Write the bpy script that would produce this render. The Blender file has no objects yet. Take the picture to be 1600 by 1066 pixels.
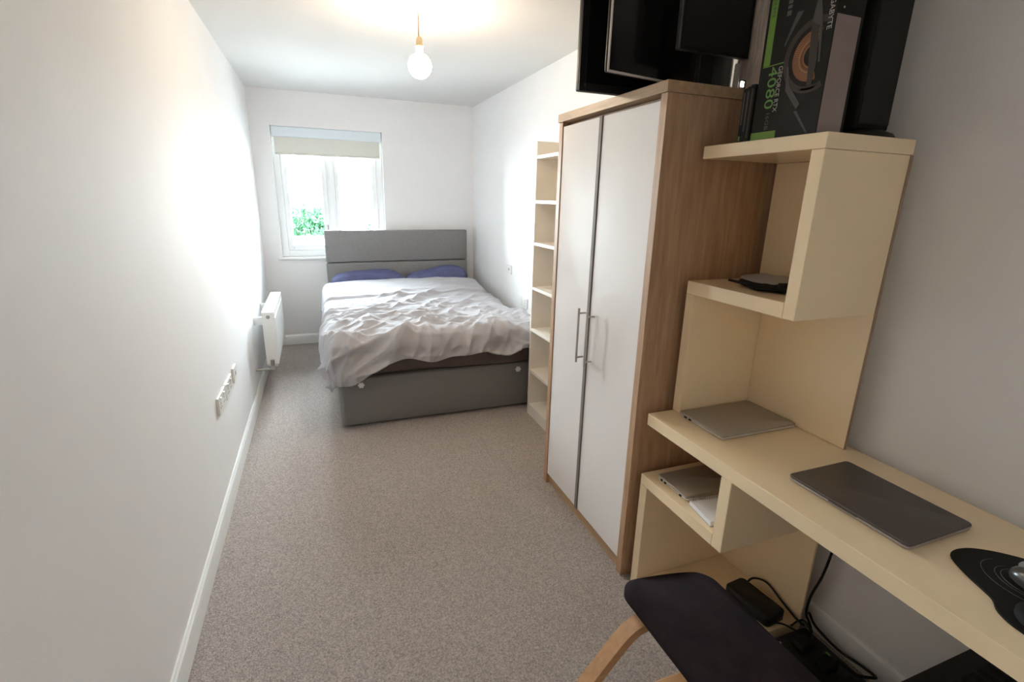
import bpy, bmesh, math, random
from mathutils import Vector, Matrix, noise
random.seed(7)
S = bpy.context.scene
COL = S.collection
PI = math.pi

# ------------------------------------------------------------------ camera
W, L, H = 2.11, 5.398, 2.40            # room width, depth to the window wall, height
yaw, pitch, roll, FPX = 0.3693, -0.2787, 0.0242, 777.43
cyw, syw, cp, sp = math.cos(yaw), math.sin(yaw), math.cos(pitch), math.sin(pitch)
fwd = Vector((syw*cp, cyw*cp, sp)); rt = Vector((cyw, -syw, 0)); up = rt.cross(fwd)
r2 = rt*math.cos(roll) + up*math.sin(roll); u2 = up*math.cos(roll) - rt*math.sin(roll)
cam_d = bpy.data.cameras.new('camera'); cam_d.sensor_width = 36.0; cam_d.lens = FPX*36.0/1600.0
cam_d.clip_start = 0.02
cam = bpy.data.objects.new('camera', cam_d); COL.objects.link(cam)
cam.matrix_world = Matrix(((r2.x, u2.x, -fwd.x, 0.5115), (r2.y, u2.y, -fwd.y, 0.0),
                           (r2.z, u2.z, -fwd.z, 1.4964), (0, 0, 0, 1)))
S.camera = cam

# ------------------------------------------------------------------ world, lights, exposure
SKY = 36
world = bpy.data.worlds.new('overcast_sky'); S.world = world; world.use_nodes = True
bg = world.node_tree.nodes['Background']
bg.inputs[0].default_value = (0.80, 0.91, 1.0, 1); bg.inputs[1].default_value = SKY
pd = bpy.data.lights.new('window_portal', 'AREA'); pd.shape = 'RECTANGLE'; pd.size = 1.0; pd.size_y = 1.2
pd.cycles.is_portal = True
portal = bpy.data.objects.new('window_portal', pd); COL.objects.link(portal)
portal.location = (0.665, L + 0.16, 1.49); portal.rotation_euler = (-PI/2, 0, 0)
BULB = 52.0
HALL_FILL = 16.0  # strength of the unseen fill lamp added behind the camera
S.view_settings.view_transform = 'Standard'; S.view_settings.look = 'None'
S.view_settings.gamma = 1.0; S.view_settings.use_curve_mapping = False
S.view_settings.exposure = 1.56
S.cycles.use_denoising = True
S.cycles.max_bounces = 10; S.cycles.diffuse_bounces = 7; S.cycles.transparent_max_bounces = 12
S.cycles.sample_clamp_indirect = 6.0

# ------------------------------------------------------------------ materials
def mat(name, col, rough=0.6, metal=0.0, spec=0.5, var=0.0, scale=30.0, bump=0.0, bscale=200.0,
        stretch=(1, 1, 1), col2=None, coat=0.0, detail=4.0, emit=None, estr=0.0, bdist=0.002, sheen=0.0):
    m = bpy.data.materials.new(name); m.use_nodes = True
    nt = m.node_tree; b = nt.nodes['Principled BSDF']
    b.inputs['Roughness'].default_value = rough; b.inputs['Metallic'].default_value = metal
    b.inputs['Specular IOR Level'].default_value = spec
    b.inputs['Coat Weight'].default_value = coat; b.inputs['Coat Roughness'].default_value = 0.04
    b.inputs['Sheen Weight'].default_value = sheen
    b.inputs['Base Color'].default_value = (*col, 1)
    tc = nt.nodes.new('ShaderNodeTexCoord'); mp = nt.nodes.new('ShaderNodeMapping')
    mp.inputs['Scale'].default_value = stretch
    nt.links.new(tc.outputs['Object'], mp.inputs['Vector'])
    if col2 is None and var > 0: col2 = tuple(max(0, c*(1-var)) for c in col)
    if col2 is not None:
        n = nt.nodes.new('ShaderNodeTexNoise'); n.inputs['Scale'].default_value = scale
        n.inputs['Detail'].default_value = detail; n.inputs['Roughness'].default_value = 0.65
        cr = nt.nodes.new('ShaderNodeValToRGB')
        cr.color_ramp.elements[0].position = 0.32; cr.color_ramp.elements[1].position = 0.68
        cr.color_ramp.elements[0].color = (*col2, 1); cr.color_ramp.elements[1].color = (*col, 1)
        nt.links.new(mp.outputs[0], n.inputs['Vector']); nt.links.new(n.outputs['Fac'], cr.inputs[0])
        nt.links.new(cr.outputs[0], b.inputs['Base Color'])
    if bump > 0:
        n2 = nt.nodes.new('ShaderNodeTexNoise'); n2.inputs['Scale'].default_value = bscale
        n2.inputs['Detail'].default_value = 3.0
        bp = nt.nodes.new('ShaderNodeBump'); bp.inputs['Strength'].default_value = bump
        bp.inputs['Distance'].default_value = bdist
        nt.links.new(mp.outputs[0], n2.inputs['Vector']); nt.links.new(n2.outputs['Fac'], bp.inputs['Height'])
        nt.links.new(bp.outputs[0], b.inputs['Normal'])
    if emit:
        b.inputs['Emission Color'].default_value = (*emit, 1); b.inputs['Emission Strength'].default_value = estr
    return m

M = {}
M['wall'] = mat('wall_paint', (0.85, 0.84, 0.84), 0.75, bump=0.12, bscale=350, var=0.02, scale=4)
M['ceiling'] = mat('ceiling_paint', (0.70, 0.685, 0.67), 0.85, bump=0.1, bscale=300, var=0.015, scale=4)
M['gloss_white'] = mat('white_gloss_paint', (0.86, 0.86, 0.85), 0.28, bump=0.03, bscale=60)
M['carpet'] = mat('carpet', (0.62, 0.545, 0.50), 1.0, spec=0.1, col2=(0.22, 0.188, 0.17), scale=170, detail=6, bump=1.0,
                  bscale=210, bdist=0.006, sheen=0.15)
M['oak'] = mat('oak_veneer', (0.54, 0.345, 0.21), 0.5, col2=(0.36, 0.215, 0.125), scale=9, detail=8, stretch=(6, 6, 0.5),
               bump=0.12, bscale=22)
M['oak_across'] = mat('oak_veneer_lengthwise', (0.50, 0.34, 0.20), 0.45, col2=(0.36, 0.23, 0.13), scale=9, detail=8,
                      stretch=(6, 0.5, 6), bump=0.1, bscale=22)
M['door_gloss'] = mat('white_gloss_door', (0.84, 0.81, 0.79), 0.07, var=0.015, scale=3, coat=0.25)
M['steel'] = mat('brushed_steel', (0.50, 0.47, 0.44), 0.32, 1.0, var=0.15, scale=60, stretch=(1, 1, 8))
M['grey_strip'] = mat('grey_edge_strip', (0.23, 0.205, 0.19), 0.6, 0.0, spec=0.2, var=0.1, scale=30)
M['cream'] = mat('cream_lacquer', (0.91, 0.735, 0.49), 0.20, var=0.03, scale=2.5, spec=0.5)
M['cream_dark'] = mat('cream_board_edge', (0.36, 0.25, 0.17), 0.5, var=0.1, scale=30)
M['book_white'] = mat('white_melamine', (0.80, 0.76, 0.70), 0.4, var=0.02, scale=5)
M['book_lamplit'] = mat('lamplit_melamine', (0.70, 0.60, 0.48), 0.45, var=0.04, scale=5)  # lamplight put into the white bookcase's back panel as a cream tint
M['bed_fabric'] = mat('grey_woven_fabric', (0.285, 0.272, 0.27), 0.95, spec=0.2, col2=(0.185, 0.175, 0.173), scale=240,
                      bump=0.5, bscale=420, sheen=0.2)
M['sheet'] = mat('taupe_jersey_sheet', (0.135, 0.108, 0.10), 0.95, spec=0.15, var=0.15, scale=25, bump=0.25, bscale=30, bdist=0.006)
M['duvet'] = mat('grey_cotton_duvet', (0.43, 0.42, 0.44), 0.9, spec=0.2, var=0.05, scale=8, bump=0.2, bscale=45, bdist=0.004, sheen=0.1)
M['navy'] = mat('navy_cotton', (0.115, 0.12, 0.235), 0.9, spec=0.2, var=0.25, scale=14, bump=0.3, bscale=40, bdist=0.004)
M['white_plastic'] = mat('white_plastic', (0.82, 0.81, 0.79), 0.35, var=0.02, scale=20)
M['grey_plastic'] = mat('grey_plastic', (0.35, 0.34, 0.33), 0.45, var=0.05, scale=30)
M['black_plastic'] = mat('black_plastic', (0.010, 0.010, 0.010), 0.45, spec=0.25, var=0.2, scale=40)
M['black_matte'] = mat('black_matte', (0.010, 0.010, 0.009), 0.7, spec=0.2, var=0.25, scale=50, bump=0.1, bscale=300)
M['black_gloss'] = mat('black_screen_glass', (0.006, 0.006, 0.006), 0.14, var=0.1, scale=3, spec=0.35)
M['olive_black'] = mat('dark_matte_screen', (0.014, 0.0135, 0.011), 0.55, spec=0.25, var=0.1, scale=20)
M['silver'] = mat('silver_aluminium', (0.66, 0.61, 0.55), 0.42, 0.2, var=0.03, scale=20)
M['silver_lid'] = mat('silver_lid', (0.42, 0.38, 0.33), 0.45, 0.5, var=0.04, scale=20)
M['space_grey'] = mat('dark_grey_aluminium', (0.125, 0.108, 0.102), 0.42, 0.6, var=0.04, scale=20)
M['space_edge'] = mat('dark_grey_aluminium_edge', (0.40, 0.35, 0.33), 0.35, 0.3, var=0.04, scale=20)
M['paper'] = mat('white_paper', (0.80, 0.79, 0.82), 0.8, var=0.03, scale=40)
M['wrap'] = mat('silver_wrapped_card', (0.80, 0.69, 0.60), 0.35, 0.0, col2=(0.46, 0.38, 0.34), scale=14, stretch=(6, 6, 0.7), bump=0.2, bscale=20)
M['pad_fabric'] = mat('dark_aubergine_fabric', (0.026, 0.018, 0.021), 0.95, spec=0.1, col2=(0.013, 0.009, 0.011), scale=7, bump=0.4,
                      bscale=260, sheen=0.0)
M['beech'] = mat('beech_wood', (0.55, 0.31, 0.155), 0.4, col2=(0.43, 0.235, 0.11), scale=10, stretch=(1, 6, 6), bump=0.06, bscale=30)
M['green'] = mat('green_print', (0.13, 0.27, 0.03), 0.45, var=0.04, scale=30)
M['green_text'] = mat('green_lettering', (0.13, 0.30, 0.06), 0.5, var=0.04, scale=30)
M['white_text'] = mat('pale_lettering', (0.40, 0.37, 0.34), 0.5, var=0.04, scale=30)
M['dim_text'] = mat('dim_lettering', (0.09, 0.08, 0.08), 0.5, var=0.04, scale=30)
M['card_black'] = mat('black_printed_card', (0.009, 0.009, 0.007), 0.42, spec=0.2, var=0.25, scale=9)
M['label_grey'] = mat('pinkish_grey_label', (0.30, 0.255, 0.235), 0.5, col2=(0.25, 0.185, 0.175), scale=5)
M['orange'] = mat('orange_print', (0.20, 0.068, 0.018), 0.5, col2=(0.11, 0.032, 0.011), scale=14)
M['orange_line'] = mat('orange_line_print', (0.42, 0.20, 0.07), 0.5, var=0.1, scale=14)
M['print_grey'] = mat('grey_print', (0.055, 0.052, 0.052), 0.4, var=0.3, scale=12)
M['print_brown'] = mat('brown_print', (0.03, 0.017, 0.012), 0.45, var=0.3, scale=12)
M['cord_cream'] = mat('cream_cord', (0.42, 0.31, 0.19), 0.5, var=0.03, scale=30)
M['holder'] = mat('cream_lamp_holder', (0.55, 0.42, 0.26), 0.4, var=0.03, scale=30)
M['blind_fabric'] = mat('pale_blind_fabric', (0.70, 0.69, 0.63), 0.9, var=0.04, scale=60, bump=0.2, bscale=400)
M['blind_case'] = mat('pale_blue_white_cassette', (0.72, 0.79, 0.84), 0.4, var=0.02, scale=10)
M['upvc'] = mat('white_upvc', (0.88, 0.89, 0.90), 0.3, var=0.01, scale=10)
M['leaf'] = mat('shrub_leaf', (0.016, 0.05, 0.02), 0.8, spec=0.1, col2=(0.006, 0.022, 0.011), scale=5)
M['bark'] = mat('bark', (0.12, 0.08, 0.05), 0.9, var=0.3, scale=20)
M['paving'] = mat('pale_paving', (0.62, 0.61, 0.58), 0.9, var=0.08, scale=3)
M['bulb'] = mat('warm_bulb_glass', (1, 0.9, 0.7), 0.3, emit=(1.0, 0.82, 0.60), estr=BULB, var=0.01)
M['hall_fill_diffuser'] = mat('fill_lamp_diffuser', (1, 1, 1), 0.4, emit=(1.0, 0.77, 0.54), estr=HALL_FILL, var=0.01)
M['led'] = mat('white_led', (1, 0.9, 0.85), 0.3, emit=(1.0, 0.85, 0.75), estr=5.0, var=0.01)
M['mouse_shell'] = mat('grey_pearl_shell', (0.10, 0.10, 0.10), 0.22, 0.3, var=0.2, scale=10)
def creases(m, dist, sc, st=(1, 1, 1)):
    nt = m.node_tree; b = nt.nodes['Principled BSDF']
    tc = nt.nodes.new('ShaderNodeTexCoord'); mp = nt.nodes.new('ShaderNodeMapping'); mp.inputs['Scale'].default_value = st
    mp.inputs['Rotation'].default_value = (0, 0, math.radians(-18))
    n = nt.nodes.new('ShaderNodeTexNoise'); n.noise_type = 'RIDGED_MULTIFRACTAL'; n.normalize = True
    n.inputs['Scale'].default_value = sc; n.inputs['Detail'].default_value = 2.5; n.inputs['Distortion'].default_value = 0.6
    bp = nt.nodes.new('ShaderNodeBump'); bp.inputs['Strength'].default_value = 1.0; bp.inputs['Distance'].default_value = dist
    nt.links.new(tc.outputs['Object'], mp.inputs['Vector']); nt.links.new(mp.outputs[0], n.inputs['Vector'])
    nt.links.new(n.outputs['Fac'], bp.inputs['Height'])
    old = b.inputs['Normal'].links[0].from_node
    nt.links.new(bp.outputs[0], old.inputs['Normal'])
creases(M['duvet'], 0.009, 6.0, (1, 2.2, 1)); creases(M['navy'], 0.012, 6.0)
gm = bpy.data.materials.new('window_glass'); gm.use_nodes = True
nt = gm.node_tree; nt.nodes.clear()
o_ = nt.nodes.new('ShaderNodeOutputMaterial'); mx = nt.nodes.new('ShaderNodeMixShader')
tr = nt.nodes.new('ShaderNodeBsdfTransparent'); gl = nt.nodes.new('ShaderNodeBsdfGlossy'); fr = nt.nodes.new('ShaderNodeFresnel')
gl.inputs['Roughness'].default_value = 0.02; fr.inputs[0].default_value = 1.35; tr.inputs[0].default_value = (0.97, 0.99, 0.98, 1)
nt.links.new(fr.outputs[0], mx.inputs[0]); nt.links.new(tr.outputs[0], mx.inputs[1]); nt.links.new(gl.outputs[0], mx.inputs[2])
nt.links.new(mx.outputs[0], o_.inputs[0]); M['glass'] = gm

# ------------------------------------------------------------------ helpers
def world_loc(o):
    v = Vector((0, 0, 0))
    while o is not None:
        v += o.location; o = o.parent
    return v

def obj(name, bm, m, parent=None, smooth=False, origin=None):
    """link a bmesh whose coordinates are world coordinates as one mesh object"""
    me = bpy.data.meshes.new(name)
    bmesh.ops.recalc_face_normals(bm, faces=bm.faces[:])
    if parent is not None: off = world_loc(parent)
    else:
        if origin is None:
            xs = [v.co.x for v in bm.verts]; ys = [v.co.y for v in bm.verts]; zs = [v.co.z for v in bm.verts]
            origin = ((min(xs)+max(xs))/2, (min(ys)+max(ys))/2, min(zs))
        off = Vector(origin)
    bmesh.ops.translate(bm, verts=bm.verts[:], vec=-off)
    bm.to_mesh(me); bm.free()
    ms = m if isinstance(m, (list, tuple)) else [m]
    for q in ms: me.materials.append(M[q])
    if smooth:
        for p in me.polygons: p.use_smooth = True
        if smooth != 'all': me.set_sharp_from_angle(angle=math.radians(smooth if smooth is not True else 40))
    o = bpy.data.objects.new(name, me); COL.objects.link(o)
    if parent is not None: o.parent = parent
    else: o.location = off
    return o

def thing(name, loc, label, cat, group=None):
    o = bpy.data.objects.new(name, None); o.empty_display_size = 0.05; COL.objects.link(o); o.location = loc
    return tag(o, label, cat, group)

def tag(o, label, cat, group=None):
    o['label'] = label; o['category'] = cat
    if group: o['group'] = group
    return o

def struct(o):
    o['kind'] = 'structure'; return o

def B(): return bmesh.new()

def box(bm, x0, x1, y0, y1, z0, z1, bev=0.0, seg=2, rot=None, piv=None):
    r = bmesh.ops.create_cube(bm, size=1.0); vs = r['verts']
    for v in vs:
        v.co = Vector(((x0+x1)/2 + v.co.x*(x1-x0), (y0+y1)/2 + v.co.y*(y1-y0), (z0+z1)/2 + v.co.z*(z1-z0)))
    if rot is not None:
        c = Vector(piv) if piv else Vector(((x0+x1)/2, (y0+y1)/2, (z0+z1)/2))
        for v in vs: v.co = c + rot @ (v.co - c)
    if bev > 0:
        es = list({e for v in vs for e in v.link_edges})
        bmesh.ops.bevel(bm, geom=es, offset=bev, segments=seg, profile=0.5, affect='EDGES')
    return bm

def rbox(bm, x0, x1, y0, y1, z0, z1, rad, seg=5, top=0.0, rotz=0.0):
    """box with rounded vertical corners (plan radius rad) and a small chamfer on top and bottom"""
    pts = []
    cx, cy = (x0+x1)/2, (y0+y1)/2
    for sx, sy, a0 in ((1, 1, 0), (-1, 1, 90), (-1, -1, 180), (1, -1, 270)):
        for k in range(seg+1):
            a = math.radians(a0 + 90*k/seg)
            pts.append((sx*((x1-x0)/2-rad) + rad*math.cos(a), sy*((y1-y0)/2-rad) + rad*math.sin(a)))
    layers = [(z0, 0.0), (z1, 0.0)] if top <= 0 else [(z0, top), (z0+top, 0), (z1-top, 0), (z1, top)]
    rings = []
    c, s = math.cos(rotz), math.sin(rotz)
    for z, ins in layers:
        fx = 1-ins/((x1-x0)/2); fy = 1-ins/((y1-y0)/2)
        rings.append([bm.verts.new((cx + (px*fx)*c-(py*fy)*s, cy + (px*fx)*s+(py*fy)*c, z)) for px, py in pts])
    n = len(pts)
    for a, b in zip(rings, rings[1:]):
        for i in range(n): bm.faces.new((a[i], a[(i+1) % n], b[(i+1) % n], b[i]))
    bm.faces.new(list(reversed(rings[0]))); bm.faces.new(rings[-1])
    return bm

def cyl(bm, p0, p1, r0, r1=None, n=20):
    r1 = r0 if r1 is None else r1
    p0, p1 = Vector(p0), Vector(p1); d = (p1-p0); ln = d.length
    q = d.to_track_quat('Z', 'Y').to_matrix().to_4x4()
    bmesh.ops.create_cone(bm, cap_ends=True, segments=n, radius1=r0, radius2=r1, depth=ln,
                          matrix=Matrix.Translation((p0+p1)/2) @ q)
    return bm

def lathe(bm, prof, c, n=32, sx=1.0, sy=1.0):
    rings = []
    for r, z in prof:
        if r < 1e-6: rings.append([bm.verts.new((c[0], c[1], c[2]+z))])
        else: rings.append([bm.verts.new((c[0]+sx*r*math.cos(2*PI*k/n), c[1]+sy*r*math.sin(2*PI*k/n), c[2]+z)) for k in range(n)])
    for a, b in zip(rings, rings[1:]):
        for k in range(n):
            k2 = (k+1) % n
            if len(a) == 1 and len(b) > 1: bm.faces.new((a[0], b[k2], b[k]))
            elif len(b) == 1 and len(a) > 1: bm.faces.new((a[k], a[k2], b[0]))
            elif len(a) > 1: bm.faces.new((a[k], a[k2], b[k2], b[k]))
    return bm

def catmull(pts, sub=6):
    P = [Vector(p) for p in pts]; P = [2*P[0]-P[1]] + P + [2*P[-1]-P[-2]]
    out = []
    for i in range(1, len(P)-2):
        for k in range(sub):
            t = k/sub; a, b, c, d = P[i-1:i+3]
            out.append(0.5*((2*b) + (c-a)*t + (2*a-5*b+4*c-d)*t*t + (3*b-a-3*c+d)*t**3))
    out.append(P[-2]); return out

def tube(bm, pts, r, n=8, smooth=6):
    P = catmull(pts, smooth) if smooth else [Vector(p) for p in pts]
    rings = []; ref = Vector((0, 0, 1))
    for i, p in enumerate(P):
        t = (P[min(i+1, len(P)-1)] - P[max(i-1, 0)]).normalized()
        if abs(t.dot(ref)) > 0.95: ref = Vector((1, 0, 0)) if abs(t.x) < 0.9 else Vector((0, 1, 0))
        a = t.cross(ref).normalized(); b = a.cross(t)
        ref = b
        rings.append([bm.verts.new(p + r*(a*math.cos(2*PI*k/n) + b*math.sin(2*PI*k/n))) for k in range(n)])
    for u, v in zip(rings, rings[1:]):
        for k in range(n): bm.faces.new((u[k], u[(k+1) % n], v[(k+1) % n], v[k]))
    bm.faces.new(list(reversed(rings[0]))); bm.faces.new(rings[-1])
    return bm

def prism(bm, poly, f, d):
    """extrude a polygon given as 3-D points f(p) along vector d"""
    a = [bm.verts.new(f(p)) for p in poly]; b = [bm.verts.new(Vector(f(p)) + Vector(d)) for p in poly]
    n = len(a)
    bm.faces.new(a); bm.faces.new(list(reversed(b)))
    for i in range(n): bm.faces.new((a[i], b[i], b[(i+1) % n], a[(i+1) % n]))
    return bm

def text(name, body, size, m, parent, origin, xdir, ydir, width=None, depth=0.0004):
    cu = bpy.data.curves.new(name, 'FONT'); cu.body = body; cu.size = size; cu.extrude = depth; cu.resolution_u = 3
    to = bpy.data.objects.new(name, cu); COL.objects.link(to)
    bpy.context.view_layer.update()
    me = bpy.data.meshes.new_from_object(to.evaluated_get(bpy.context.evaluated_depsgraph_get()))
    bpy.data.objects.remove(to); bpy.data.curves.remove(cu)
    xs = [v.co.x for v in me.vertices]; x0, x1 = min(xs), max(xs)
    fx = width/(x1-x0) if width else 1.0
    X, Y = Vector(xdir), Vector(ydir); Z = X.cross(Y); off = Vector(origin) - world_loc(parent)
    for v in me.vertices: v.co = off + X*((v.co.x-x0)*fx) + Y*v.co.y + Z*v.co.z
    me.materials.append(M[m])
    o = bpy.data.objects.new(name, me); COL.objects.link(o); o.parent = parent
    return o

# ------------------------------------------------------------------ room shell
YH = -1.75                                   # far wall of the hall outside the bedroom door
YF = -0.45
bm = B(); box(bm, -0.15, W+0.15, YH-0.12, L+0.35, -0.12, 0.0); struct(obj('floor', bm, 'carpet'))
bm = B(); box(bm, -0.15, W+0.15, YH-0.12, L+0.35, H, H+0.12); struct(obj('ceiling', bm, 'ceiling'))
bm = B(); box(bm, -0.15, 0.0, YH-0.12, L+0.35, 0, H); struct(obj('wall_left', bm, 'wall'))
bm = B(); box(bm, W, W+0.15, YH-0.12, L+0.35, 0, H); struct(obj('wall_right', bm, 'wall'))
bm = B(); box(bm, 0, 0.08, YF-0.15, YF, 0, H); box(bm, 0.92, W, YF-0.15, YF, 0, H); box(bm, 0.08, 0.92, YF-0.15, YF, 2.02, H)
struct(obj('wall_front', bm, 'wall'))
bm = B(); box(bm, -0.15, W+0.15, YH-0.12, YH, 0, H); struct(obj('wall_hall', bm, 'wall'))
WX0, WX1, WZ0, WZ1 = 0.165, 1.168, 0.889, 2.093
bm = B()
box(bm, 0, WX0, L, L+0.15, 0, H); box(bm, WX1, W, L, L+0.15, 0, H)
box(bm, WX0, WX1, L, L+0.15, 0, WZ0-0.022); box(bm, WX0, WX1, L, L+0.15, WZ1, H)
struct(obj('wall_back', bm, 'wall'))

def skirting(name, fn):
    prof = [(0, 0), (0.016, 0), (0.016, 0.080), (0.013, 0.090), (0.009, 0.093), (0.006, 0.1), (0, 0.1)]
    bm = B(); fn(bm, prof); return struct(obj(name, bm, 'gloss_white', smooth=30))
skirting('baseboard_left', lambda bm, pr: prism(bm, pr, lambda p: (p[0], YF+0.016, p[1]), (0, L-YF-0.016, 0)))
skirting('baseboard_right', lambda bm, pr: prism(bm, pr, lambda p: (W-p[0], YF+0.016, p[1]), (0, L-YF-0.016, 0)))
skirting('baseboard_back', lambda bm, pr: prism(bm, pr, lambda p: (0.016, L-p[0], p[1]), (W-0.032, 0, 0)))
# door lining of the open doorway the camera stands in, and an unseen lamp added to fill the near end
bm = B()
for y0, y1 in ((YF, YF+0.016), (YF-0.166, YF-0.15)):
    box(bm, 0.015, 0.08, y0, y1, 0, 2.085); box(bm, 0.92, 0.985, y0, y1, 0, 2.085); box(bm, 0.08, 0.92, y0, y1, 2.02, 2.085)
box(bm, 0.08, 0.105, YF-0.15, YF, 0, 2.02); box(bm, 0.895, 0.92, YF-0.15, YF, 0, 2.02); box(bm, 0.105, 0.895, YF-0.15, YF, 1.995, 2.02)
struct(obj('trim_1', bm, 'gloss_white'))
hl = thing('hall_fill_lamp', (1.2, -1.15, H), 'unseen round fill lamp added in the hall behind the camera', 'lamp')
obj('base_plate', lathe(B(), [(0, 0), (0.15, 0), (0.15, -0.02), (0, -0.02)], (1.2, -1.15, H), 32), 'gloss_white', hl)
obj('diffuser', lathe(B(), [(0.145, -0.02), (0.14, -0.05), (0.10, -0.075), (0, -0.085)], (1.2, -1.15, H), 32), 'hall_fill_diffuser', hl, smooth='all')

# ------------------------------------------------------------------ window
FY0, FY1 = L+0.070, L+0.135
bm = B()
box(bm, WX0, WX0+0.062, FY0, FY1, WZ0, WZ1, 0.004); box(bm, WX1-0.062, WX1, FY0, FY1, WZ0, WZ1, 0.004)
box(bm, WX0+0.062, WX1-0.062, FY0, FY1, WZ0, WZ0+0.062, 0.004); box(bm, WX0+0.062, WX1-0.062, FY0, FY1, WZ1-0.062, WZ1, 0.004)
box(bm, 0.625, 0.69, FY0+0.006, FY1, WZ0+0.062, WZ1-0.062, 0.004)
win = struct(obj('window_1', bm, 'upvc'))
def sash(x0, x1):
    z0, z1 = WZ0+0.062, WZ1-0.062; w = 0.05
    bm = B()
    box(bm, x0, x0+w, FY0-0.012, FY1-0.012, z0, z1, 0.006); box(bm, x1-w, x1, FY0-0.012, FY1-0.012, z0, z1, 0.006)
    box(bm, x0+w, x1-w, FY0-0.012, FY1-0.012, z0, z0+w, 0.006); box(bm, x0+w, x1-w, FY0-0.012, FY1-0.012, z1-w, z1, 0.006)
    s = obj('sash', bm, 'upvc', win)
    obj('pane', box(B(), x0+w, x1-w, FY0+0.03, FY0+0.034, z0+w, z1-w), 'glass', s)
    return s
s1 = sash(WX0+0.062, 0.628); s2 = sash(0.687, WX1-0.062)
bm = B(); box(bm, 0.595, 0.615, FY0-0.02, FY0-0.011, 1.13, 1.20, 0.003); box(bm, 0.598, 0.612, FY0-0.045, FY0-0.02, 1.185, 1.198, 0.003)
box(bm, 0.598, 0.612, FY0-0.05, FY0-0.04, 1.10, 1.198, 0.004)
obj('handle', bm, 'grey_plastic', s1)
bm = B(); box(bm, WX0-0.035, WX1+0.035, L-0.03, L, WZ0-0.022, WZ0, 0.005); box(bm, WX0, WX1, L, FY1, WZ0-0.022, WZ0)
obj('sill', bm, 'gloss_white', win)

# roller blind
rb = thing('roller_blind', (0.665, L+0.05, 1.84), 'pale roller blind partly lowered in the top of the window recess', 'blind')
bm = B(); rbox(bm, WX0+0.004, WX1-0.004, L+0.004, L+0.056, 2.003, 2.0925, 0.012, 3, 0.006)
obj('cassette', bm, 'blind_case', rb)
obj('fabric', box(B(), 0.19, 1.143, L+0.024, L+0.026, 1.862, 2.01), 'blind_fabric', rb)
obj('bottom_bar', box(B(), 0.19, 1.143, L+0.019, L+0.031, 1.845, 1.864, 0.004), 'blind_fabric', rb)
bm = B()
for k in range(62):
    z = 1.84 - k*0.011
    bmesh.ops.create_icosphere(bm, subdivisions=1, radius=0.0032, matrix=Matrix.Translation((0.70, L+0.045, z)))
o = obj('bead_chain', bm, 'grey_plastic', rb); o['kind'] = 'stuff'

# ------------------------------------------------------------------ garden outside
bm = B(); box(bm, -20, 22, L+0.4, 40, -0.35, -0.25); struct(obj('garden_ground', bm, 'paving'))
bm = B(); box(bm, -9, 11, 7.9, 8.05, -0.25, 0.90)
for k in range(21): box(bm, -9.05+k, -8.95+k, 7.85, 8.1, -0.25, 0.94)
tag(obj('garden_wall', bm, 'gloss_white'), 'low white garden wall outside the window in front of the shrub', 'wall')
def shrub(name, cx, cy, z0, z1, rx, n, label):
    t = thing(name, (cx, cy, -0.25), label, 'shrub')
    bm = B()
    for k in range(5):
        a = k*1.26; cyl(bm, (cx, cy, -0.26), (cx+rx*0.45*math.cos(a), cy+0.3*math.sin(a), z0+(z1-z0)*0.6), 0.025, 0.008, 6)
    obj('stem', bm, 'bark', t)
    bm = B(); h = (z1-z0)/2
    for k in range(n):
        u = random.gauss(0, 1), random.gauss(0, 1), random.gauss(0, 1)
        l = math.sqrt(sum(q*q for q in u)); rr = random.uniform(0.5, 1.0)
        p = Vector((cx+u[0]/l*rx*rr, cy+u[1]/l*0.5*rr, (z0+z1)/2+u[2]/l*h*rr))
        R = Matrix.Rotation(random.uniform(0, 6.28), 3, 'Z') @ Matrix.Rotation(random.uniform(-1, 1), 3, 'X') @ Matrix.Rotation(random.uniform(0, 6.28), 3, 'Y')
        s = random.uniform(0.03, 0.055)
        vs = [bm.verts.new(p + R @ Vector(q)*s) for q in ((-1, 0, 0), (0, -0.5, 0.12), (1.1, 0, 0), (0, 0.5, 0.12))]
        bm.faces.new(vs)
    me_o = obj('foliage', bm, 'leaf', t); me_o['kind'] = 'stuff'
shrub('garden_shrub', 0.38, 9.0, 0.1, 1.36, 0.42, 2600, 'bushy green shrub seen through the left window pane')
shrub('garden_bush', 1.32, 9.2, 0.0, 1.02, 0.22, 800, 'small green bush seen low through the right window pane')

# ------------------------------------------------------------------ ceiling pendant
PX, PY = 1.05, 2.78
pe = thing('pendant_light', (PX, PY, H), 'lit bare globe bulb hanging on a cream cord from the ceiling', 'lamp')
obj('ceiling_rose', lathe(B(), [(0, -0.032), (0.012, -0.032), (0.016, -0.026), (0.045, -0.012), (0.052, 0.0), (0, 0)], (PX, PY, H), 32), 'gloss_white', pe, smooth=50)
obj('cord', tube(B(), [(PX, PY, H-0.03), (PX+0.002, PY, H-0.08), (PX+0.001, PY, H-0.13), (PX+0.004, PY, 2.255)], 0.0032, 8), 'cord_cream', pe, smooth=True)
bp = (PX+0.004, PY, 2.185)
obj('lamp_holder', lathe(B(), [(0, 0.073), (0.009, 0.073), (0.016, 0.062), (0.018, 0.035), (0.021, 0.033), (0.021, 0.028), (0.018, 0.026), (0.019, -0.002), (0, -0.002)], bp, 24), 'holder', pe, smooth=40)
bc = 2.128; br = 0.058
prof = [(0, -br)] + [(br*math.sin(a), -br*math.cos(a)) for a in [PI*k/16 for k in range(1, 15)]] + [(0, br-0.001)]
obj('bulb', lathe(B(), prof, (PX+0.004, PY, bc), 32), 'bulb', pe, smooth='all')

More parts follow.
